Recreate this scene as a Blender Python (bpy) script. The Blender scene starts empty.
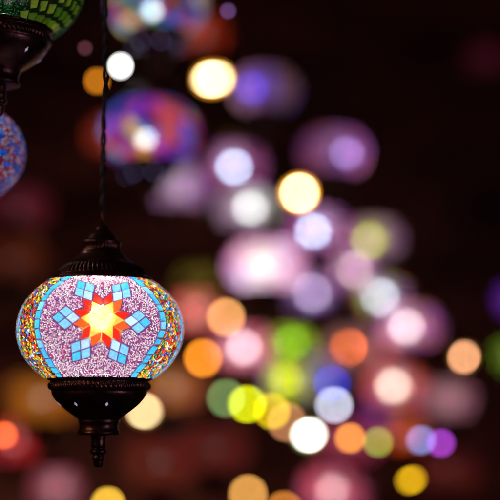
import bpy, math, random
from mathutils import Vector, Matrix
R = math.radians
S = bpy.context.scene
COL = S.collection
rnd = random.Random(7)

# ------------------------------------------------------------------ camera
PITCH = R(8.0); LENS = 85.0; SENS = 36.0; FOCUS = 1.128; APER = 51.0
CAM = Vector((0, 0, 1.6))
FW = Vector((0, math.cos(PITCH), math.sin(PITCH)))
UP = Vector((0, -math.sin(PITCH), math.cos(PITCH)))
RT = Vector((1, 0, 0))
K = SENS / LENS / 500.0            # metres per photo pixel at 1 m depth
def at(px, py, d):
    return CAM + FW*d + RT*((px-250)*K*d) + UP*((250-py)*K*d)
cd = bpy.data.cameras.new('camera'); cam = bpy.data.objects.new('camera', cd); COL.objects.link(cam)
cam.location = CAM; cam.rotation_euler = (math.pi/2 + PITCH, 0, 0)
cd.lens = LENS; cd.sensor_width = SENS; cd.clip_start = .05; cd.clip_end = 100
cd.dof.use_dof = True; cd.dof.focus_distance = FOCUS; cd.dof.aperture_fstop = LENS/APER
S.camera = cam
S.view_settings.view_transform = 'Standard'; S.view_settings.look = 'None'
S.view_settings.exposure = 0; S.view_settings.gamma = 1
c = S.cycles
c.use_adaptive_sampling = False; c.use_denoising = True
try:
    c.denoiser = 'OPENIMAGEDENOISE'; c.denoising_input_passes = 'RGB_ALBEDO'; c.denoising_prefilter = 'ACCURATE'
except Exception: pass
c.max_bounces = 6; c.diffuse_bounces = 2; c.glossy_bounces = 3; c.transmission_bounces = 3
c.transparent_max_bounces = 16; c.sample_clamp_indirect = 2.0; c.blur_glossy = .5
c.caustics_reflective = False

def coc(d): return APER/1000*(1-FOCUS/d)/(K*FOCUS)      # blur disc in photo pixels
def depth_for(D): return FOCUS/(1-D*(K*FOCUS)/(APER/1000))
def lin(v):
    v = v/255.0
    return v/12.92 if v <= .04045 else ((v+.055)/1.055)**2.4
def rgb(*c): return tuple(lin(x) for x in c)

# ------------------------------------------------------------------ materials
def mat(name):
    m = bpy.data.materials.new(name); m.use_nodes = True
    nt = m.node_tree; nt.nodes.clear()
    out = nt.nodes.new('ShaderNodeOutputMaterial')
    return m, nt, out
def N(nt, t, **kw):
    n = nt.nodes.new('ShaderNode'+t)
    for k, v in kw.items():
        if hasattr(n, k) and k not in n.inputs: setattr(n, k, v)
        else: n.inputs[k].default_value = v
    return n
def mixs(nt, f, a, b):
    n = nt.nodes.new('ShaderNodeMixShader')
    if isinstance(f, (int, float)): n.inputs[0].default_value = f
    else: nt.links.new(f, n.inputs[0])
    nt.links.new(a, n.inputs[1]); nt.links.new(b, n.inputs[2]); return n.outputs[0]
def bronze(name, base=(.22, .095, .06), rough=.34):
    m, nt, out = mat(name)
    tc = N(nt, 'TexCoord'); nz = N(nt, 'TexNoise', Scale=90.0, Detail=4.0)
    nt.links.new(tc.outputs['Object'], nz.inputs['Vector'])
    cr = N(nt, 'ValToRGB'); e = cr.color_ramp.elements
    e[0].position = .35; e[0].color = tuple(x*.35 for x in base)+(1,)
    e[1].position = .7; e[1].color = base+(1,)
    nt.links.new(nz.outputs['Fac'], cr.inputs[0])
    bs = N(nt, 'BsdfPrincipled', Metallic=.85, Roughness=rough)
    nt.links.new(cr.outputs[0], bs.inputs['Base Color'])
    bp = N(nt, 'Bump', Strength=.35, Distance=.001); nz2 = N(nt, 'TexNoise', Scale=260.0, Detail=3.0)
    nt.links.new(tc.outputs['Object'], nz2.inputs['Vector'])
    nt.links.new(nz2.outputs['Fac'], bp.inputs['Height']); nt.links.new(bp.outputs[0], bs.inputs['Normal'])
    nt.links.new(bs.outputs[0], out.inputs[0]); return m
BRONZE = bronze('dark_bronze')
m, nt, out = mat('black_cord'); b = N(nt, 'BsdfPrincipled', Roughness=.5); b.inputs['Base Color'].default_value = (.012, .008, .008, 1)
nt.links.new(b.outputs[0], out.inputs[0]); CORD = m

def emit(name, col, strength):
    m, nt, out = mat(name); e = N(nt, 'Emission', Strength=strength); e.inputs[0].default_value = tuple(col)+(1,)
    nt.links.new(e.outputs[0], out.inputs[0]); return m

def chip_mat(name, clear=.22, rough=.42):
    m, nt, out = mat(name)
    at_ = N(nt, 'VertexColor', layer_name='Col')
    tc = N(nt, 'TexCoord'); nz = N(nt, 'TexNoise', Scale=420.0, Detail=3.0, Roughness=.6)
    nt.links.new(tc.outputs['Object'], nz.inputs['Vector'])
    mr = N(nt, 'MapRange'); mr.inputs['From Min'].default_value = .3; mr.inputs['From Max'].default_value = .7
    mr.inputs['To Min'].default_value = .72; mr.inputs['To Max'].default_value = 1.12
    nt.links.new(nz.outputs['Fac'], mr.inputs['Value'])
    mx = N(nt, 'Mix', data_type='RGBA', blend_type='MULTIPLY'); mx.inputs[0].default_value = 1
    nt.links.new(at_.outputs['Color'], mx.inputs[6]); nt.links.new(mr.outputs[0], mx.inputs[7])
    tr = N(nt, 'BsdfTranslucent'); nt.links.new(mx.outputs[2], tr.inputs[0])
    rf = N(nt, 'BsdfRefraction', Roughness=rough, IOR=1.12); nt.links.new(mx.outputs[2], rf.inputs[0])
    gl = N(nt, 'BsdfGlossy', Roughness=.12)
    a = mixs(nt, clear, tr.outputs[0], rf.outputs[0])
    fr = N(nt, 'Fresnel', IOR=1.4)
    bp = N(nt, 'Bump', Strength=.3, Distance=.0006); nt.links.new(nz.outputs['Fac'], bp.inputs['Height'])
    nt.links.new(bp.outputs[0], rf.inputs['Normal']); nt.links.new(bp.outputs[0], gl.inputs['Normal'])
    s = mixs(nt, fr.outputs[0], a, gl.outputs[0])
    nt.links.new(s, out.inputs[0]); return m
CHIP = chip_mat('mosaic_chip_glass', .09, .5)
def base_mat(name):
    m, nt, out = mat(name)
    at_ = N(nt, 'VertexColor', layer_name='Col')
    tr = N(nt, 'BsdfTranslucent'); nt.links.new(at_.outputs['Color'], tr.inputs[0])
    tp = N(nt, 'BsdfTransparent'); tp.inputs[0].default_value = (.95, .93, .95, 1)
    nt.links.new(mixs(nt, .30, tp.outputs[0], tr.outputs[0]), out.inputs[0]); return m
BASE = base_mat('clear_globe_with_grout')

# ------------------------------------------------------------------ mesh helpers
def mesh_obj(name, verts, faces, m, parent=None, smooth=True, cols=None):
    me = bpy.data.meshes.new(name); me.from_pydata([tuple(v) for v in verts], [], faces); me.update()
    if smooth: me.polygons.foreach_set('use_smooth', [True]*len(me.polygons))
    if cols is not None:
        a = me.color_attributes.new('Col', 'FLOAT_COLOR', 'POINT')
        flat = []
        for q in cols: flat += [q[0], q[1], q[2], 1.0]
        a.data.foreach_set('color', flat)
    me.materials.append(m)
    o = bpy.data.objects.new(name, me); COL.objects.link(o)
    if parent: o.parent = parent
    return o
def lathe_data(prof, seg, rib=None):
    """prof: (r, z) mm rows, top to bottom or reverse; rib(i, r, z, ang) -> r"""
    vs, fs = [], []
    for i, (r, z) in enumerate(prof):
        for k in range(seg):
            a = 2*math.pi*k/seg
            rr = rib(i, r, z, a) if rib else r
            vs.append((rr*math.cos(a)/1000, rr*math.sin(a)/1000, z/1000))
    n = len(prof)
    for i in range(n-1):
        for k in range(seg):
            k2 = (k+1) % seg
            fs.append((i*seg+k, i*seg+k2, (i+1)*seg+k2, (i+1)*seg+k))
    fs.append(tuple(range(seg))[::-1]); fs.append(tuple((n-1)*seg+k for k in range(seg)))
    return vs, fs
def ellipsoid(a, b, t0, t1, nt_=18, seg=32):
    vs, fs = [], []
    for i in range(nt_+1):
        t = t0+(t1-t0)*i/nt_
        for k in range(seg):
            p = 2*math.pi*k/seg
            vs.append((a*math.cos(t)*math.cos(p)/1000, a*math.cos(t)*math.sin(p)/1000, b*math.sin(t)/1000))
    for i in range(nt_):
        for k in range(seg):
            k2 = (k+1) % seg
            fs.append((i*seg+k, i*seg+k2, (i+1)*seg+k2, (i+1)*seg+k))
    return vs, fs
def tube_data(pts, rads, seg=8, off=0):
    vs, fs = [], []
    n = len(pts)
    for i, p in enumerate(pts):
        d = (pts[min(i+1, n-1)]-pts[max(i-1, 0)]).normalized()
        x = d.orthogonal() if abs(d.z) < .9 else Vector((1, 0, 0)) - d*d.x
        x.normalize(); y = d.cross(x)
        for k in range(seg):
            a = 2*math.pi*k/seg
            vs.append(p + (x*math.cos(a)+y*math.sin(a))*rads[i])
    for i in range(n-1):
        for k in range(seg):
            k2 = (k+1) % seg
            fs.append((off+i*seg+k, off+i*seg+k2, off+(i+1)*seg+k2, off+(i+1)*seg+k))
    fs.append(tuple(off+k for k in range(seg))[::-1]); fs.append(tuple(off+(n-1)*seg+k for k in range(seg)))
    return vs, fs
def empty(name, loc, label, cat, group=None, rz=0, sc=1):
    o = bpy.data.objects.new(name, None); COL.objects.link(o); o.empty_display_size = .02
    o.location = loc; o.rotation_euler = (0, 0, rz); o.scale = (sc, sc, sc)
    o['label'] = label; o['category'] = cat
    if group: o['group'] = group
    return o

# profiles (mm) relative to the globe centre
A_, B_ = 82.0, 62.0
CAP = [(43.5, 49.5), (46.5, 50), (47, 51.5), (46, 53.5), (43, 55), (41, 56), (40.5, 57), (40, 58.5), (39, 60.5), (37.6, 62.5), (36, 64.5), (34.6, 66), (34.4, 67),
       (33.2, 67.6), (30.5, 69.5), (27.5, 72), (24.6, 75), (22.4, 77.4), (21.6, 78.6), (21.8, 79.6), (20, 80.4), (18.4, 81.2), (17.8, 84), (18.2, 87), (19.4, 89), (19.8, 90.4),
       (19, 91.6), (16, 92.6), (14.4, 94), (13.2, 97), (10.4, 100), (7.6, 102.4), (6.4, 104.5), (5.8, 107), (3.4, 108.6), (.6, 109)]
CUP = [(48, -48.5), (50.4, -49.5), (50.8, -51), (50, -53), (48.2, -54.3), (47.6, -55.2), (48.8, -56.6), (49.2, -58.6), (49, -60.8), (48.4, -62.6), (47, -64), (47.2, -65.4), (46.8, -67.2),
       (45, -70.6), (41.6, -75), (37.4, -79), (32.4, -83), (27.4, -86.6), (23.2, -89.4), (20.8, -91.4), (20, -92.4), (20.8, -93.4), (19.6, -95), (19, -98), (19, -101), (19.9, -103), (20.6, -104.4),
       (20.2, -106), (18.6, -106.8), (9, -107.4)]
FIN = [(7.4, -107.2), (7.6, -109), (7, -111), (7.2, -116), (7.4, -118.6), (6.4, -119.6), (6.2, -120.4), (8, -121.4), (8.4, -123), (7.8, -124.8), (5.6, -125.8), (5, -127), (6.2, -128.2), (6.3, -130), (5.2, -131.4), (4.8, -133), (4.6, -136), (3.6, -138), (.4, -138.6)]
def cap_rib(i, r, z, a):
    if 54.8 <= z <= 64:
        w = math.sin(math.pi*(z-54.2)/10.4)
        return r + 1.15*w*(abs(math.cos(30*a + .1*z))*2-1)
    if 78.7 < z < 86.3: return r + .25*math.cos(36*a)
    return r
def cup_rib(i, r, z, a):
    if -59.7 <= z <= -52.1:
        w = math.sin(math.pi*(-51.7-z)/8.4)
        return r + 1.1*w*(abs(math.cos(34*a + .33*z))*2-1)
    return r
CAP = [(r*(1.11 if z < 66.5 else 1.11-.11*min(1, (z-66.5)/14)), z-2.2) for r, z in CAP]
CUP = [(r*(1.02 if z > -64 else 1), z+3.3) for r, z in CUP]
FIN = [(r, z+3.3) for r, z in FIN]
_cache = {}
def shared(name, key, make, m, parent):
    if key not in _cache:
        v, f = make(); o = mesh_obj(name, v, f, m, parent); _cache[key] = o.data; return o
    o = bpy.data.objects.new(name, _cache[key]); COL.objects.link(o); o.parent = parent; return o
def refine(prof, n):
    o = []
    for i in range(len(prof)-1):
        for k in range(n):
            f = k/n; o.append((prof[i][0]*(1-f)+prof[i+1][0]*f, prof[i][1]*(1-f)+prof[i+1][1]*f))
    return o+[prof[-1]]
def fixtures(root, hi):
    if hi:
        shared('cap', 'cap_hi', lambda: lathe_data(CAP, 420, cap_rib), BRONZE, root)
        cu = shared('cup', 'cup_hi', lambda: lathe_data(CUP, 420, cup_rib), BRONZE, root)
        shared('finial', 'fin_hi', lambda: lathe_data(FIN, 48), BRONZE, root)
    else:
        shared('cap', 'cap_lo', lambda: lathe_data(CAP[::2]+[CAP[-1]], 32), BRONZE, root)
        cu = shared('cup', 'cup_lo', lambda: lathe_data(CUP[::2]+[CUP[-1]], 32), BRONZE, root)
        shared('finial', 'fin_lo', lambda: lathe_data(FIN[::2]+[FIN[-1]], 12), BRONZE, root)
    return cu
PIERCE_GLOW = emit('painted_piercing_glow', (.62, .5, .85), .55)  # emission painted in for lamplight leaking from the cup
PIERCE_GLOW2 = emit('painted_piercing_glow_bright', (.5, .4, .95), 1.6)
def pierce_glows(cu, mt, scale, angles, star=False):
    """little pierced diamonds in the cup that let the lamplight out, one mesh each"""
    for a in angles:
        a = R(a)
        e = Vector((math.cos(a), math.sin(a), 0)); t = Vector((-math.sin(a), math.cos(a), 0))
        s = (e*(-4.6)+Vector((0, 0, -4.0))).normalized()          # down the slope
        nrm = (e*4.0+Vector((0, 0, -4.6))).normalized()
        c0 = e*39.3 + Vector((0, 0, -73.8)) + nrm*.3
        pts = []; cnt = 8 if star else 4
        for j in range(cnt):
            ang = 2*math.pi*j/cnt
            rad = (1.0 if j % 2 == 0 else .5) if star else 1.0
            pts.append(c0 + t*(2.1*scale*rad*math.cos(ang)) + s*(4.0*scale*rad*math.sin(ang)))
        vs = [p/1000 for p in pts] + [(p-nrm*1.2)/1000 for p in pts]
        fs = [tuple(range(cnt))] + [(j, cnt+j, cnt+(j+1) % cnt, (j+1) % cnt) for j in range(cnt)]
        mesh_obj('pierced_diamond_glow', vs, fs, mt, cu, smooth=False)

# ------------------------------------------------------------------ mosaic globe built of real chips
def ell(phi, t, off=0.0, a=A_, b=B_):
    ct, st = math.cos(t), math.sin(t)
    n = Vector((ct*math.cos(phi)/a, ct*math.sin(phi)/a, st/b)).normalized()
    return Vector((a*ct*math.cos(phi), a*ct*math.sin(phi), b*st)) + n*off, n
class Hash:
    def __init__(s, cell=1.6): s.c = cell; s.d = {}
    def key(s, p): return (int(p.x//s.c), int(p.y//s.c), int(p.z//s.c))
    def add(s, p): s.d.setdefault(s.key(p), []).append((p.x, p.y, p.z))
    def hit(s, p, r):
        kx, ky, kz = s.key(p); r2 = r*r; d = s.d
        for i in (kx-1, kx, kx+1):
            for j in (ky-1, ky, ky+1):
                for k in (kz-1, kz, kz+1):
                    L = d.get((i, j, k))
                    if L:
                        for q in L:
                            if (p.x-q[0])**2+(p.y-q[1])**2+(p.z-q[2])**2 < r2: return True
        return False
class Mosaic:
    def __init__(s, seed):
        s.v = []; s.f = []; s.c = []; s.h = Hash(); s.r = random.Random(seed)
    def poly(s, pts, col, top=1.0, inset=.5):
        """pts: (point on surface, normal), mm, counter clockwise from outside"""
        n = len(pts); cen = sum((p for p, _ in pts), Vector())/n
        nn = sum((q for _, q in pts), Vector()).normalized()
        tl = nn.orthogonal()*s.r.uniform(-.05, .05) + nn.cross(nn.orthogonal())*s.r.uniform(-.05, .05)
        b0 = len(s.v)
        for p, q in pts: s.v.append((p+q*.15)/1000)
        for p, q in pts:
            d = cen-p; L = d.length
            pp = p + d*(min(inset, L*.3)/max(L, 1e-6)) + nn*top
            pp += nn*((pp-cen).dot(tl))
            s.v.append(pp/1000)
        s.c += [col]*(2*n)
        s.f.append(tuple(b0+n+i for i in range(n)))
        for i in range(n):
            j = (i+1) % n; s.f.append((b0+i, b0+j, b0+n+j, b0+n+i))
    def block(s, pts, step=.9):
        """fill a polygon with blocking samples"""
        n = len(pts); P = [p for p, _ in pts]; cen = sum(P, Vector())/n
        for i in range(n):
            a, b = P[i], P[(i+1) % n]
            m = max(2, int((b-a).length/step))
            k = max(2, int((a-cen).length/step))
            for u in range(m):
                e = a.lerp(b, u/m)
                for w in range(k): s.h.add(e.lerp(cen, w/k))
def jcol(r, c, j=.12):
    f = 1+r.uniform(-j, j); return tuple(max(0, min(1, x*f*(1+r.uniform(-j, j)*.6))) for x in c)
def pick(r, pal):
    tot = sum(w for w, _ in pal); x = r.uniform(0, tot)
    for w, cc in pal:
        x -= w
        if x <= 0: return cc
    return pal[-1][1]
TMAX, TMIN = R(56), R(-55)
def scatter(M, n, region, a=A_, b=B_):
    r = M.r
    for _ in range(n):
        phi = r.uniform(-math.pi, math.pi)
        t = math.asin(r.uniform(math.sin(TMIN), math.sin(TMAX)))
        g = region(phi, t)
        if not g: continue
        Lh, Wh, pal, jit = g
        Lh *= r.uniform(.7, 1.25); Wh *= r.uniform(.8, 1.15)
        p, nn = ell(phi, t)
        e1 = Vector((-math.sin(phi), math.cos(phi), 0)); e2 = nn.cross(e1)
        ang = r.uniform(0, math.pi)
        d = e1*math.cos(ang)+e2*math.sin(ang); w = nn.cross(d)
        k = max(1, int(Lh/Wh*.9))
        sm = [p+d*(Lh-Wh*.8)*(i/k) for i in range(-k, k+1)] if Lh > Wh*1.25 else [p]
        rad = Wh*1.0+(.5 if Wh > .45 else .42)
        if any(M.h.hit(q, rad) for q in sm): continue
        for q in sm: M.h.add(q)
        jj = lambda: r.uniform(.62, 1.15)
        pts = [p+d*Lh*jj()+w*Wh*jj()*.8, p-d*Lh*jj()+w*Wh*jj(), p-d*Lh*jj()-w*Wh*jj()*.8, p+d*Lh*jj()-w*Wh*jj()]
        M.poly([(q, nn) for q in pts], jcol(r, pick(r, pal), jit), top=r.uniform(.7, 1.3 if Wh < .9 else 1.9), inset=.25)

YEL = (.80, .44, .07); RED = (.62, .02, .01); ORG = (.72, .09, .015)
BLU = (.16, .50, .86); BLD = (.05, .42, .72); BLL = (.35, .62, .95)
WHT = (1.0, .93, 1.0); PNK = (.85, .45, .66); PUR = (.42, .10, .34)
SHARD = [(8, WHT), (2.4, (.93, .74, .93)), (1.5, PNK), (1.3, PUR), (.5, (.6, .04, .12))]
MULTI = [(3, (.95, .62, .04)), (2.6, (.90, .30, .03)), (2.2, (.75, .05, .03)), (1.7, (.06, .38, .10)), (2, (.06, .22, .70)), (1.3, (.10, .50, .80)), (1.6, (.92, .90, .80)), (1, (.35, .07, .45)), (1.2, (.75, .75, .05)), (1.6, (.18, .035, .03))]
LEFT = [(56, -34), (50, -37), (39, -42), (34, -45), (15, -47), (0, -47.5), (-14, -46.5), (-31, -44.5), (-45, -45), (-58, -49)]
RIGHT = [(56, 31), (50, 34), (31, 40), (18, 44.5), (0, 45.5), (-14, 42), (-25, 38), (-45, 35), (-58, 37)]
def interp(tab, t):
    td = math.degrees(t)
    for (a0, f0), (a1, f1) in zip(tab, tab[1:]):
        if a1 <= td <= a0: return R(f0+(f1-f0)*(a0-td)/(a0-a1))
    return R(tab[0][1] if td > tab[0][0] else tab[-1][1])
def star_globe(M, star=True, cols=None):
    C = cols or dict(yel=YEL, red=RED, org=ORG, blu=BLU, bld=BLD, bll=BLL)
    def loc(phi0, u, v):           # mm on the surface round the medallion centre
        rho = math.hypot(u, v); 
        v = v*1.16+5; return ell(phi0 + u/(A_*max(.3, math.cos(v/76))), v/72)
    for m_ in range(3):
        phi0 = m_*2*math.pi/3
        def quad(P, col, gap=.55, top=1.0):
            cx = sum(p[0] for p in P)/len(P); cy = sum(p[1] for p in P)/len(P)
            full = [loc(phi0, x, y) for x, y in P]
            M.block(full)
            q = []
            for x, y in P:
                dx, dy = cx-x, cy-y; L = math.hypot(dx, dy)
                j_ = .25 if gap > .2 else 0
                q.append(loc(phi0, x+dx/L*gap+M.r.uniform(-j_, j_), y+dy/L*gap+M.r.uniform(-j_, j_)))
            M.poly(q, jcol(M.r, col, .08 if gap > .2 else .16), top=top, inset=.35 if gap > .2 else .0)
        s = 11.6
        rot = R(-2)
        D = lambda a, l: (l*math.cos(a), l*math.sin(a))
        add = lambda *p: (sum(x[0] for x in p), sum(x[1] for x in p))
        for k in range(6 if star else 0):
            th = rot + R(60*k) + R(M.r.uniform(-1.5, 1.5))
            n1, n2 = D(th-R(30), s), D(th+R(30), s)
            T = add(n1, n2)
            quad([(0, 0), n1, T, n2], C['yel'], gap=-.12)
            w = 9.8
            for sg, nn in ((-1, n1), (1, n2)):
                u = D(th+sg*R(40+M.r.uniform(-3, 3)), w)
                P = [nn, T, add(T, u), add(nn, D(th+sg*R(30), w*.82))]
                if sg > 0: P = P[::-1]
                P = P[::-1]
                quad(P, C['red'] if M.r.random() < .6 else C['org'])
            # 2 x 2 blue rhombi beyond each tip
            b = 9.4
            thb = th+R(M.r.uniform(-2.5, 2.5)); a1, a2 = D(thb-R(38), b), D(thb+R(38), b)
            for i in range(2):
                for j in range(2):
                    o = add(T, (a1[0]*i, a1[1]*i), (a2[0]*j, a2[1]*j))
                    quad([o, add(o, a1), add(o, a1, a2), add(o, a2)], C['bll'] if i+j == 0 else (C['blu'] if i+j == 1 else C['bld']))
        # the blue border either side
        for tab in (LEFT, RIGHT):
            t = R(54)
            while t > R(-54):
                dt = M.r.uniform(7.5, 12.5)/70
                t2 = t-dt; g = .5/70
                w = M.r.uniform(3.2, 4.1)
                def side(tt, off):
                    f = phi0+interp(tab, tt) + off/(A_*math.cos(tt)); return ell(f, tt)
                tilt = M.r.uniform(-.02, .02)
                P = [side(t2+g, -w), side(t2+g, w), side(t-g+tilt, w), side(t-g, -w)]
                M.block([side(t2, -w-.2), side(t2, w+.2), side(t, w+.2), side(t, -w-.2)])
                M.poly(P, jcol(M.r, M.r.choice([C['bld'], C['bld'], C['blu']]), .15), top=1.1, inset=.4)
                t = t2
def which(phi):
    """longitude relative to the closest medallion centre"""
    s = 2*math.pi/3
    return (phi+s/2) % s - s/2
def base_globe(root, tint, b=None):
    vs, fs = ellipsoid(A_-.1, B_-.1, R(-57), R(57), 60, 180)
    cols = []
    for v in vs:
        phi = math.atan2(v[1], v[0]); t = math.asin(max(-1, min(1, v[2]*1000/(B_-.1))))
        cols.append(tint(phi, t))
    return mesh_obj('globe', vs, fs, BASE, root, cols=cols)
def bulb(root, r, col, L, z=0.0, socket=True, x=0, y=0):
    vs, fs = ellipsoid(r, r*1.15, R(-89.9), R(89.9), 12, 20)
    o = mesh_obj('bulb', vs, fs, emit('lit_bulb', col, L), root)
    o.location = (x, y, z/1000); return o
def twisted_cord(name, root, p0, p1, rad=.0015, pitch=.034, parent=None):
    vs, fs = [], []
    L = (p1-p0).length; n = int(L/.0016)
    for k in range(2):
        pts = []; rr = []
        for i in range(n+1):
            f = i/n; a = 2*math.pi*L*f/pitch + k*math.pi
            loose = 1 + .25*math.sin(f*L*43) + .2*math.sin(f*L*97+1)
            pts.append(p0.lerp(p1, f) + Vector((math.cos(a), math.sin(a), 0))*rad*1.05*loose + Vector((math.sin(f*L*21)*.0006, 0, 0)))
            rr.append(rad)
        v, f2 = tube_data(pts, rr, 7, len(vs)); vs += v; fs += f2
    return mesh_obj(name, vs, fs, CORD, root)
def ring(root, z, r=.0055, w=.0014):
    vs, fs = [], []
    for i in range(28):
        a = 2*math.pi*i/28; c0 = Vector((math.cos(a)*r, 0, z+math.sin(a)*r*1.35))
        d = Vector((math.cos(a), 0, math.sin(a)))
        for k in range(8):
            b = 2*math.pi*k/8; vs.append(c0 + d*math.cos(b)*w + Vector((0, 1, 0))*math.sin(b)*w)
    for i in range(28):
        for k in range(8):
            fs.append((i*8+k, ((i+1) % 28)*8+k, ((i+1) % 28)*8+(k+1) % 8, i*8+(k+1) % 8))
    return mesh_obj('hanging_ring', vs, fs, BRONZE, root)
CEIL = 2.75
# ---- the sharp lantern
LOC = at(100.5, 330, 1.18)
FACE = math.atan2(CAM.y-LOC.y, CAM.x-LOC.x)           # medallion turned to the viewer
root = empty('mosaic_lantern', LOC, 'sharp mosaic lantern with a yellow and red star framed in blue', 'lantern', rz=FACE+R(1))
def tint_main(phi, t):
    w = which(phi); l, r_ = interp(LEFT, t), interp(RIGHT, t)
    ax = w
    inside = l < ax < r_
    if inside: 
        d = math.hypot(w*A_*math.cos(t), t*74)
        if d < 21: return (.9, .45, .1)
        return (.22, .05, .22)
    return (.12, .04, .03)
g = base_globe(root, tint_main)
M = Mosaic(3); star_globe(M)
def region_main(phi, t):
    w = which(phi)
    if interp(LEFT, t) < w < interp(RIGHT, t): return ((1.55, .52, SHARD, .1) if M.r.random() < .75 else (.9, .7, SHARD, .12))
    return (2.2, 1.45, MULTI, .2)
scatter(M, 120000, region_main)
scatter(M, 70000, lambda p, t: (.75, .42, SHARD, .12) if interp(LEFT, t) < which(p) < interp(RIGHT, t) else (.9, .6, MULTI, .2))
mesh_obj('glass_chips', M.v, M.f, CHIP, g, smooth=False, cols=M.c)
cu = fixtures(root, True); pierce_glows(cu, PIERCE_GLOW, .75, (9.6, -35.4, 100, 145, 190, 235, 280))
bulb(root, 11, (1, .93, .88), 160, z=12.5)
ring(root, .1135)
twisted_cord('cord', root, Vector((0, 0, .118)), Vector((0, 0, CEIL-LOC.z)))

# ---- green lantern cut by the top left corner
LOC2 = at(2, -14, 1.19)
root = empty('mosaic_lantern', LOC2, 'green mosaic lantern with a black cup, cut off by the upper left corner', 'lantern', rz=math.atan2(CAM.y-LOC2.y, CAM.x-LOC2.x)+R(-8))
g = base_globe(root, lambda p, t: (.01, .03, .01))
M = Mosaic(5)
GSH = [(4, (.01, .26, .05)), (3, (.02, .42, .10)), (2, (.005, .12, .03)), (1, (.3, .6, .35))]
for m_ in range(3):
    for row in range(8):
        t0 = R(-48+row*12)
        for j in range(7):
            f0 = m_*2*math.pi/3 + R(31+j*9+(row % 2)*4.5)
            dp, dt = R(3.6)/math.cos(t0), R(5.2)
            P = [ell(f0-dp*.35, t0-dt), ell(f0+dp*.9, t0-dt*.55), ell(f0+dp*.5, t0+dt), ell(f0-dp, t0+dt*.6)]
            M.block(P); M.poly(P, jcol(M.r, M.r.choice([(.20, .36, .02), (.11, .26, .02), (.30, .42, .05)]), .2), top=1.4, inset=.6)
scatter(M, 40000, lambda p, t: (1.3, .6, GSH, .2) if (abs(which(p)) < R(30)) else None)
mesh_obj('glass_chips', M.v, M.f, CHIP, g, smooth=False, cols=M.c)
cu = fixtures(root, True); pierce_glows(cu, PIERCE_GLOW, .8, (48, 110, 170, 230, 290), star=True)
bulb(root, 9, (1, .95, .85), 34)
ring(root, .1135); twisted_cord('cord', root, Vector((0, 0, .118)), Vector((0, 0, CEIL-LOC2.z)))

# ---- blue lantern at the left edge
LOC3 = at(-49, 152, 1.24)
root = empty('mosaic_lantern', LOC3, 'blue and red mosaic lantern at the left edge, under the green one', 'lantern', rz=math.atan2(CAM.y-LOC3.y, CAM.x-LOC3.x)+R(52), sc=.93)
g = base_globe(root, lambda p, t: (.03, .005, .04))
M = Mosaic(9)
star_globe(M, star=False, cols=dict(yel=(.02, .10, .6), red=(.35, .03, .25), org=(.03, .15, .7), blu=(.02, .13, .62), bld=(.01, .10, .55), bll=(.04, .2, .75)))
COB = [(3, (.02, .13, .62)), (2, (.015, .09, .5)), (1, (.05, .22, .75))]
scatter(M, 420, lambda p, t: (4.2, 3.0, COB, .15) if interp(LEFT, t) < which(p) < interp(RIGHT, t) else None)
BM = [(3, (.02, .12, .6)), (2.5, (.5, .03, .06)), (2, (.6, .3, .03)), (1, (.7, .6, .65)), (1, (.04, .15, .05)), (2, (.1, .02, .1))]
BS = [(4, (.85, .7, .85)), (3, (.65, .03, .08)), (1, (.05, .15, .6)), (1, (.2, .02, .1))]
scatter(M, 70000, lambda p, t: (1.1, .6, BS, .2) if interp(LEFT, t) < which(p) < interp(RIGHT, t) else (1.3, .9, BM, .2))
mesh_obj('glass_chips', M.v, M.f, CHIP, g, smooth=False, cols=M.c)
cu = fixtures(root, True); pierce_glows(cu, PIERCE_GLOW, .7, (0, 60, 120, 180, 240, 300))
bulb(root, 10, (1, .92, .9), 85)
ring(root, .1135); twisted_cord('cord', root, Vector((0, 0, .118)), Vector((0, 0, CEIL-LOC3.z)))

# ------------------------------------------------------------------ far lanterns (out of focus)
def far_glass(rim, mid, side, clear, tint, scale=22.0, seed=0.0):
    """mosaic glass: coloured patches round pale medallions; a clear share lets the bulb be seen"""
    m, nt, out = mat('far_mosaic_glass')
    tc = N(nt, 'TexCoord'); mp = N(nt, 'Mapping'); mp.inputs['Location'].default_value = (seed, seed*1.7, seed*.3)
    nt.links.new(tc.outputs['Object'], mp.inputs['Vector'])
    vo = N(nt, 'TexVoronoi', Scale=scale); nt.links.new(mp.outputs[0], vo.inputs['Vector'])
    sp = N(nt, 'SeparateColor'); nt.links.new(vo.outputs['Color'], sp.inputs[0])
    cr = N(nt, 'ValToRGB'); cr.color_ramp.interpolation = 'CONSTANT'
    e = cr.color_ramp.elements
    while len(e) > 1: e.remove(e[-1])
    n = len(rim); e[0].position = 0; e[0].color = tuple(rim[0])+(1,)
    for i in range(1, n): q = e.new(i/n); q.color = tuple(rim[i])+(1,)
    nt.links.new(sp.outputs[0], cr.inputs[0])
    va = N(nt, 'VertexColor', layer_name='Col'); sv = N(nt, 'SeparateColor'); nt.links.new(va.outputs['Color'], sv.inputs[0])
    mx = N(nt, 'Mix', data_type='RGBA'); mx.inputs[7].default_value = tuple(mid)+(1,)
    nt.links.new(sv.outputs[0], mx.inputs[0]); nt.links.new(cr.outputs[0], mx.inputs[6])
    m2 = N(nt, 'Mix', data_type='RGBA'); m2.inputs[7].default_value = tuple(side)+(1,)
    nt.links.new(sv.outputs[1], m2.inputs[0]); nt.links.new(mx.outputs[2], m2.inputs[6])
    tr = N(nt, 'BsdfTranslucent'); nt.links.new(m2.outputs[2], tr.inputs[0])
    tp = N(nt, 'BsdfTransparent'); tp.inputs[0].default_value = tuple(tint)+(1,)
    nt.links.new(mixs(nt, clear, tr.outputs[0], tp.outputs[0]), out.inputs[0]); return m
GRP = 'glowing mosaic lanterns out of focus behind the sharp one'
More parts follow.
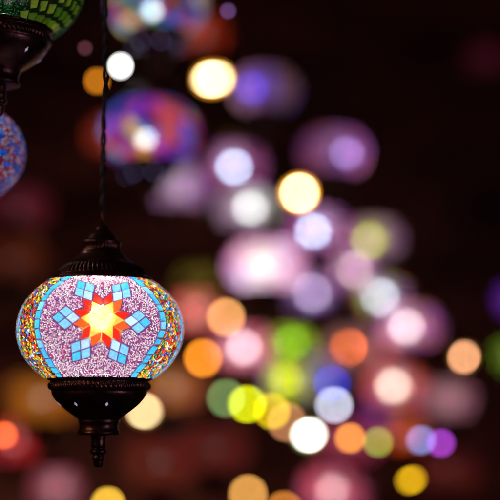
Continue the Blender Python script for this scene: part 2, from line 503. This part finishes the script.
def far_lantern(px, py, W, label, rim, mid, core=None, tint=None, gain=1.45, scale=24.0, dx=0, dy=0, hole_glow=None, rb=11.0, side=None, nomid=False):
    """W: globe width in photo px; rim / mid: colour of the glass round and in its medallions when lit"""
    d = .164/(W*K); loc = at(px, py, d)
    seed = rnd.uniform(0, 9)
    root = empty('mosaic_lantern', loc, label, 'lantern', GRP, rz=math.atan2(CAM.y-loc.y, CAM.x-loc.x)+R(rnd.uniform(-14, 14)))
    rim = [tuple(x*gain for x in rgb(*q)) for q in rim]; mid = tuple(x*gain for x in rgb(*mid))
    sd = tuple(x*gain for x in rgb(*side)) if side else mid
    H = max(max(q) for q in rim+[mid, sd])
    cov = (rb/1000/(K*d)/(coc(d)/2))**2; g2 = (rb/74)**2
    if core:
        # k*cov*Lb = core and (1-k)*g2*Lb >= H
        Lb = core/cov + H/g2; k = core/(cov*Lb)
    else:
        k = .02; Lb = H/((1-k)*g2)
    f = 1/((1-k)*g2*Lb)
    sc3 = lambda q: tuple(min(1, x*f) for x in q)
    vs, fs = ellipsoid(A_, B_, R(-52), R(52), 16, 72)
    cols = []
    for v in vs:
        w = which(math.atan2(v[1], v[0])); t = v[2]*1000/B_
        q = math.hypot(w*A_/40, t*B_/34)
        cols.append((0 if nomid else max(0, min(1, 1.5-q)), (.8 if nomid else 1.0) if side and w > R(20) and (not nomid or w < R(48) and abs(v[2]) < .036) else 0.0, 0))
    g = mesh_obj('globe', vs, fs, far_glass([sc3(q) for q in rim], sc3(mid), sc3(sd), k, tint or (1, 1, 1), scale, seed), root, cols=cols)
    off = RT*(dx*K*d) - UP*(dy*K*d); off = Matrix.Rotation(-root.rotation_euler.z, 3, 'Z') @ off
    vs, fs = ellipsoid(rb, rb, R(-89.9), R(89.9), 10, 16)
    o = mesh_obj('bulb', vs, fs, emit('lit_bulb', (1, 1, 1), Lb), root); o.location = off
    cu = fixtures(root, False)
    if hole_glow: pierce_glows(cu, hole_glow, 1.0, (20, 71, 123, 174, 226, 277, 328))
    v, f = tube_data([Vector((0, 0, .108)), Vector((0, 0, CEIL-loc.z))], [.002, .002], 6)
    mesh_obj('cord', v, f, CORD, root)
    return root
# two nearer ones, coloured patches still readable
far_lantern(150, 133, 98, 'nearer blurred lantern with blue and orange patches, right of the black cord', [(40, 60, 230), (150, 50, 190), (20, 110, 210), (190, 50, 110), (60, 40, 200), (235, 190, 30), (90, 40, 150), (30, 160, 210), (40, 20, 90), (70, 20, 60), (200, 60, 30)], (255, 240, 230), core=.8, tint=rgb(235, 245, 235), scale=50, dx=-4, dy=6, hole_glow=PIERCE_GLOW2, rb=9, side=(225, 85, 20), nomid=True, gain=1.0)
far_lantern(158, 5, 98, 'nearer blurred lantern with rainbow patches, cut off by the top edge', [(30, 70, 230), (230, 60, 20), (20, 150, 210), (240, 190, 20), (30, 130, 60), (160, 50, 170), (30, 90, 230), (60, 15, 40), (240, 220, 190), (25, 25, 110), (20, 170, 200)], (255, 240, 230), core=.8, tint=rgb(230, 250, 255), scale=50, dx=-6, dy=6, hole_glow=PIERCE_GLOW2, rb=9, nomid=True, side=(120, 35, 30), gain=.8)
FARL = [
 # px, py, W, rim colours, medallion colour, extras, label
 (180, 188, 54, [(165, 100, 180), (130, 90, 160), (190, 130, 160)], (185, 165, 185), dict(gain=1.15, scale=40), 'dim lilac blurred lantern just below the orange patch of the nearer one'),
 (266, 91, 60, [(140, 80, 150), (110, 80, 170), (160, 100, 110)], (100, 75, 200), dict(gain=1.05, core=.30, tint=rgb(80, 70, 250), dx=-14, dy=-3, side=(150, 105, 110)), 'blurred violet lantern with a deep blue heart, touching the large white light'),
 (333, 153, 64, [(165, 80, 110), (140, 75, 150), (170, 90, 130)], (150, 110, 160), dict(gain=1.1, core=.38, tint=rgb(180, 165, 255), dx=14), 'blurred mauve lantern alone in the dark, highest on the right side'),
 (236, 166, 52, [(170, 75, 140), (140, 70, 120)], (195, 150, 190), dict(core=.8, tint=rgb(190, 220, 255), dx=-2, dy=1), 'blurred mauve lantern with an icy blue disc, left of the yellow light'),
 (246, 208, 54, [(175, 120, 175), (150, 175, 130), (180, 130, 160)], (215, 222, 215), dict(core=.45, tint=rgb(240, 250, 245), dx=4, rb=13), 'blurred greyish white lantern below the icy blue disc'),
 (266, 266, 78, [(235, 150, 205), (215, 175, 235), (250, 200, 215), (235, 210, 240), (215, 110, 170)], (232, 222, 212), dict(gain=1.45, scale=44, core=.3, tint=rgb(255, 245, 225), dx=-2, rb=14), 'largest blurred lantern, pinkish white, in the middle of the picture'),
 (318, 230, 54, [(180, 100, 210), (170, 80, 150), (200, 90, 110)], (215, 180, 230), dict(core=.8, tint=rgb(185, 220, 255), dx=-5, dy=1), 'blurred lilac lantern with an icy blue disc, below the yellow light'),
 (375, 240, 48, [(200, 120, 170), (160, 90, 170), (190, 170, 110)], (180, 190, 80), dict(side=(195, 140, 180), gain=1.1, core=.4, tint=rgb(195, 210, 60), dx=-5, rb=13), 'blurred mauve lantern with an olive yellow middle'),
 (354, 270, 46, [(150, 70, 200), (210, 100, 150), (180, 90, 190)], (225, 190, 205), dict(gain=1.2, core=.3, tint=rgb(255, 225, 225), rb=13), 'blurred pale pink lantern between the olive yellow one and the green tinged one'),
 (383, 297, 46, [(225, 120, 50), (150, 185, 60), (165, 110, 215)], (205, 215, 210), dict(gain=1.1, core=.5, tint=rgb(225, 235, 250), dx=-3, rb=13), 'blurred white lantern with green and orange fringes, right of the pale pink one'),
 (411, 327, 56, [(215, 95, 120), (185, 90, 185), (240, 150, 110)], (235, 200, 205), dict(gain=1.2, core=.6, tint=rgb(255, 240, 245), dx=-5, rb=14), 'blurred bright pink lantern at the right end of the diagonal chain'),
 (309, 293, 40, [(150, 100, 190), (170, 110, 180)], (195, 170, 215), dict(gain=1.1, core=.28, tint=rgb(225, 205, 250), dx=3, rb=13), 'small blurred lilac lantern tucked under the largest one'),
 (395, 386, 56, [(230, 85, 60), (190, 70, 140), (215, 90, 90)], (235, 180, 160), dict(gain=1.2, core=.6, tint=rgb(255, 240, 220), dx=-2, rb=14), 'blurred peach pink lantern right of the blue and white lights'),
 (352, 348, 54, [(130, 95, 110), (120, 105, 115), (150, 80, 50)], (120, 75, 45), dict(core=.95, tint=rgb(255, 105, 10), dx=-3, dy=-1), 'blurred dusky lantern with a vivid orange disc'),
 (243, 348, 56, [(245, 100, 120), (240, 120, 100), (225, 100, 140)], (240, 180, 190), dict(gain=1.2, core=.55, tint=rgb(255, 230, 238), dx=1, rb=14), 'blurred salmon pink lantern beside the orange light, nearest the sharp one'),
 (288, 348, 48, [(185, 200, 30), (110, 190, 50), (200, 190, 90)], (150, 200, 30), dict(gain=1.05, core=.35, tint=rgb(140, 235, 10), dx=5, dy=-5, rb=13), 'blurred lime green lantern between two pink glows'),
 (296, 381, 58, [(200, 205, 15), (170, 190, 25), (190, 180, 60)], (205, 215, 20), dict(side=(150, 130, 190), gain=.95, core=.35, tint=rgb(205, 225, 10), dx=-10, dy=-2, rb=13), 'blurred yellow green lantern above the two yellow lights'),
 (327, 372, 38, [(130, 100, 190), (150, 120, 190)], (150, 130, 200), dict(gain=.9), 'small lilac lantern left of the deep blue bulb'),
 (448, 399, 46, [(150, 90, 110), (140, 90, 95)], (170, 125, 130), {}, 'dim dusky pink lantern under the lone peach light on the right'),
 (384, 414, 40, [(100, 40, 120), (90, 35, 100)], (110, 50, 120), {}, 'dim purple lantern below the peach pink one'),
 (402, 431, 40, [(225, 70, 15), (200, 60, 20)], (235, 100, 25), dict(gain=1.2), 'dim red orange lantern between the olive and lilac discs'),
 (382, 352, 40, [(190, 60, 30), (170, 50, 40)], (200, 90, 50), dict(gain=1.0), 'dim rust coloured lantern between the orange disc and the pink ones'),
 (348, 440, 66, [(110, 35, 70), (110, 35, 55)], (105, 40, 55), {}, 'dim rose lantern behind the small orange disc'),
 (14, 440, 56, [(160, 30, 35), (150, 35, 60)], (150, 45, 45), {}, 'dim red lantern at the left edge near the bottom'),
 (56, 487, 42, [(200, 80, 110), (180, 80, 90)], (220, 160, 170), dict(gain=.9), 'dim pink lantern on the bottom edge left of the finial'),
 (334, 490, 66, [(210, 75, 95), (180, 80, 120)], (200, 120, 125), dict(gain=1.0, core=.35, tint=rgb(255, 215, 215), dx=-2, rb=14), 'blurred rose pink lantern on the bottom edge'),
 (194, 312, 48, [(230, 90, 80), (215, 90, 90)], (240, 145, 125), dict(gain=1.2), 'blurred coral lantern half behind the sharp globe'),
 (198, 284, 36, [(95, 85, 20), (85, 70, 25)], (100, 90, 25), {}, 'very dim olive lantern above the coral one'),
 (200, 34, 46, [(140, 35, 12), (120, 30, 20)], (150, 50, 20), {}, 'dim rusty red lantern right of the rainbow one'),
 (518, 300, 32, [(110, 40, 175), (90, 30, 150)], (120, 60, 180), {}, 'violet lantern cut by the right edge'),
 (517, 356, 36, [(110, 150, 30), (90, 120, 30)], (140, 160, 50), {}, 'green lantern cut by the right edge'),
 (112, 137, 44, [(130, 40, 25), (110, 35, 35)], (140, 60, 45), {}, 'very dim red lantern behind the black cord'),
 (486, 60, 38, [(60, 10, 30), (50, 12, 25)], (60, 16, 30), dict(gain=.8), 'faint crimson lantern in the dark upper right corner'),
 (20, 208, 64, [(75, 22, 30), (60, 20, 32)], (80, 28, 36), dict(gain=.8), 'faint maroon glow below the blue mosaic lantern, put in as a lantern'),  # reddish background glow, lantern added to give it
 (14, 260, 70, [(48, 22, 16), (60, 28, 16)], (60, 30, 16), dict(gain=.9), 'faint brown haze at the left edge above the sharp globe, put in as a lantern'),  # brown haze, made with an added lantern
 (42, 398, 78, [(125, 68, 18), (105, 58, 20)], (140, 84, 24), dict(gain=1.25), 'wide amber glow behind the left of the black cup, put in as a lantern'),  # gold glow in the background, given by an added lantern
 (172, 388, 66, [(140, 70, 35), (150, 95, 30), (120, 55, 45)], (150, 95, 50), dict(gain=1.2), 'brownish amber glow between the black cup and the yellow lights, put in as a lantern'),  # yellow brown glow, lantern added in its place
 (215, 448, 74, [(70, 28, 24), (64, 25, 22)], (70, 32, 26), dict(gain=.9), 'faint maroon haze below the green and lime bulbs, put in as a lantern'),  # maroon haze, also an added lantern
 (160, 462, 80, [(60, 26, 16), (70, 22, 20)], (66, 28, 18), {}, 'faint brown lantern right of the finial'),
 (448, 470, 62, [(50, 18, 12), (40, 12, 16)], (50, 18, 14), {}, 'faint brown lantern right of the mustard bulb'),
]
for (px, py, W, rim, mid, kw, lab) in FARL:
    far_lantern(px, py, W, lab, rim, mid, **kw)

# ------------------------------------------------------------------ small bare bulbs, each a blur disc in the photograph
BG = 'small bare bulbs strung behind the lanterns'
SOCK = [(2.2, 13), (3.6, 12.6), (4.2, 10), (4.2, 4.5), (3.4, 4), (3.4, 2)]
def bare(px, py, D, col, br, label, el=(1, 1, 0), rpx=3.2, d=None, halo=None):
    """D: disc diameter px; col: sRGB; br: brightness factor; el: (width factor, height factor, tilt degrees) of the bulb"""
    d = d or depth_for(D)
    r = rpx*K*d*1000                      # mm
    loc = at(px, py, d)
    root = empty('hanging_bulb', loc, label, 'light bulb', BG)
    cov = rpx*rpx*el[0]*el[1]/(coc(d)/2)**2
    cl = [x*br/cov for x in rgb(*col)]; mx = max(cl)
    vs, fs = ellipsoid(r*el[0], r*el[1], R(-89.9), R(89.9), 12, 20)
    vs = [(v[0], v[1]*min(1, 1/el[0]), v[2]) for v in vs]
    o = mesh_obj('bulb_glass', vs, fs, emit('lit_bulb_glass', [x/mx for x in cl], mx), root)
    o.rotation_euler = (0, -R(el[2]), 0)
    if halo:                                  # added glowing shell, puts the lens colour fringe round the disc
        q = 2.3; hc = [x*halo[3]/(cov*q*q)/2 for x in rgb(*halo[:3])]; hm = max(hc)
        m, nt, out = mat('fringe_glow'); e = N(nt, 'Emission', Strength=hm); e.inputs[0].default_value = tuple(x/hm for x in hc)+(1,)
        t = N(nt, 'BsdfTransparent'); a = nt.nodes.new('ShaderNodeAddShader')
        nt.links.new(e.outputs[0], a.inputs[0]); nt.links.new(t.outputs[0], a.inputs[1]); nt.links.new(a.outputs[0], out.inputs[0])
        vs, fs = ellipsoid(r*(el[0]+q-1), r*(el[1]+q-1), R(-89.9), R(89.9), 14, 24)
        g = mesh_obj('fringe_shell', vs, fs, m, root); g.rotation_euler = (0, -R(el[2]), 0)
    s = r*el[1]/4.4
    v, f = lathe_data([(a*s*.9, (z-2.2)*s*.8+r*el[1]*.92) for a, z in SOCK], 16)
    v2, f2 = v, f
    mesh_obj('socket', v2, f2, BRONZE, root)
    v, f = tube_data([Vector((0, 0, (r*el[1]*.92+9*s)/1000)), Vector((0, 0, CEIL-loc.z))], [.0012, .0012], 6)
    mesh_obj('cord', v, f, CORD, root)
BULBS = [
 (120.5, 66, 25, (250, 255, 248), 1.9, 'white bulb glowing right beside the black cord', (.85, 1.15, 0)),
 (97, 81, 26, (235, 140, 30), .62, 'orange bulb just left of the black cord', (1, 1.1, 0)),
 (213, 79, 38, (255, 232, 170), 2.6, 'widest white bulb with a golden fringe, left of the violet lantern', (2.9, 1.0, 6)),
 (299, 193, 40, (255, 226, 165), 2.0, 'bright yellow white bulb above the lilac lantern', (1.2, 1, 0)),
 (226, 317, 38, (236, 165, 95), 1.0, 'peach bulb highest of the cluster beside the sharp globe', (1, 1, 0)),
 (203, 358, 38, (250, 148, 35), 1.05, 'orange bulb touching the right side of the sharp globe', (1, 1, 0)),
 (464, 357, 33, (228, 160, 118), 1.05, 'lone peach bulb near the right edge', (.8, 1.5, -20)),
 (247, 404, 37, (218, 226, 10), 1.05, 'lime yellow bulb, left of the two overlapping yellow lights', (1.1, .9, 0)),
 (272, 411, 36, (215, 185, 15), .95, 'golden yellow bulb, right of the two overlapping yellow lights', (1, 1, 0)),
 (226, 398, 38, (120, 150, 90), .75, 'dull green bulb behind the lime yellow one', (1, 1, 0)),
 (332, 383, 36, (10, 50, 200), .9, 'deep blue bulb above the lilac white one', (1, 1, 0)),
 (334, 405, 36, (222, 226, 248), 1.0, 'lilac white bulb under the deep blue one', (1.2, .9, 0)),
 (309, 435, 36, (245, 248, 240), 1.5, 'white bulb, lowest of the white lights', (1.6, .8, 15)),
 (287, 422, 39, (190, 125, 85), .85, 'dull peach bulb between the yellow and white lights', (1, 1, 0)),
 (350, 438, 30, (245, 155, 50), 1.0, 'orange bulb beginning the low row of four', (1.1, .9, 0)),
 (378, 442, 30, (140, 160, 60), .9, 'olive green bulb in the low row', (1, 1, 0)),
 (421, 440, 29, (115, 135, 200), .9, 'steel blue bulb overlapping the purple one', (1.2, .9, 25)),
 (441, 443, 28, (160, 62, 190), .95, 'purple bulb ending the low row', (1.1, 1, 25)),
 (411, 480, 29, (222, 172, 20), 1.0, 'mustard yellow bulb by itself at the lower right', (1.7, .8, 22)),
 (144, 411, 36, (250, 225, 165), 1.0, 'large cream bulb peeking from behind the black cup', (1.8, 1, -15)),
 (108, 504, 34, (238, 185, 60), 1.1, 'amber bulb cut by the bottom edge under the finial', (1, 1, 0)),
 (248, 494, 38, (228, 162, 80), .95, 'peach orange bulb cut by the bottom edge', (1, 1, 0)),
 (284, 510, 38, (215, 130, 50), .8, 'dull orange bulb mostly below the bottom edge', (1, 1, 0)),
 (4, 435, 27, (255, 110, 45), 1.05, 'orange red bulb cut by the left edge', (1, 1, 0)),
 (85, 48, 15, (110, 60, 70), .5, 'tiny dim rose dot of light left of the cord near the top, put in as a bulb', (1, 1, 0)),  # light dot from a lantern fitting, put in as an added bulb
 (228, 11, 16, (110, 75, 130), .6, 'tiny dim mauve dot of light near the top edge, put in as a bulb', (1, 1, 0)),  # same kind of light dot, bulb added for it
]
HALO = {213: (255, 165, 10, 1.7), 299: (255, 165, 10, 1.8), 144: (250, 180, 50, .25), 309: (200, 220, 110, .3), 464: (200, 140, 30, .3)}
for (px, py, D, col, br, lab, el) in BULBS:
    bare(px, py, D, col, br, lab, el, rpx=(2.4 if px in HALO else 3.2) if D > 20 else 2, halo=HALO.get(px))

# ------------------------------------------------------------------ setting
m, nt, out = mat('dark_maroon_plaster')
tc = N(nt, 'TexCoord'); mp = N(nt, 'Mapping'); mp.inputs['Scale'].default_value = (.6, 1, 2.2); nt.links.new(tc.outputs['Object'], mp.inputs['Vector'])
nz = N(nt, 'TexNoise', Scale=2.2, Detail=2.0); nt.links.new(mp.outputs[0], nz.inputs['Vector'])
cr = N(nt, 'ValToRGB'); e = cr.color_ramp.elements
e[0].position = .35; e[0].color = (.05, .008, .012, 1); e[1].position = .7; e[1].color = (.36, .10, .09, 1)
nt.links.new(nz.outputs['Fac'], cr.inputs[0])
b = N(nt, 'BsdfPrincipled', Roughness=.8); nt.links.new(cr.outputs[0], b.inputs['Base Color']); nt.links.new(b.outputs[0], out.inputs[0])
o = mesh_obj('backdrop', [(-6, 7, -1), (6, 7, -1), (6, 7, 6), (-6, 7, 6), (-6, 7.1, -1), (6, 7.1, -1), (6, 7.1, 6), (-6, 7.1, 6)],
             [(0, 1, 2, 3), (5, 4, 7, 6), (4, 0, 3, 7), (1, 5, 6, 2), (3, 2, 6, 7), (4, 5, 1, 0)], m, smooth=False)
o['kind'] = 'structure'
w = bpy.data.worlds.new('World'); S.world = w; w.use_nodes = True
w.node_tree.nodes['Background'].inputs[0].default_value = (.9, .35, .4, 1); w.node_tree.nodes['Background'].inputs[1].default_value = .0015
def fill_light(name, loc, power, col, size, target):
    l = bpy.data.lights.new(name, 'AREA'); l.shape = 'DISK'; l.size = size; l.energy = power; l.color = col
    o = bpy.data.objects.new(name, l); COL.objects.link(o); o.location = loc
    o.rotation_euler = (Vector(target)-Vector(loc)).to_track_quat('-Z', 'Y').to_euler()
# added unseen light washing the wall from below left, two dim added ones grazing the brass
fill_light('wall_fill_light', (-1.3, 5.4, .1), 6, (1, .62, .38), .5, (-.7, 7, 1.5))
fill_light('side_fill_light', (-1.5, .1, 2.2), 3.2, (1, .6, .4), .3, LOC)
fill_light('side_fill_light', (1.2, .3, 1.5), 2.2, (.8, .55, 1), .25, LOC)
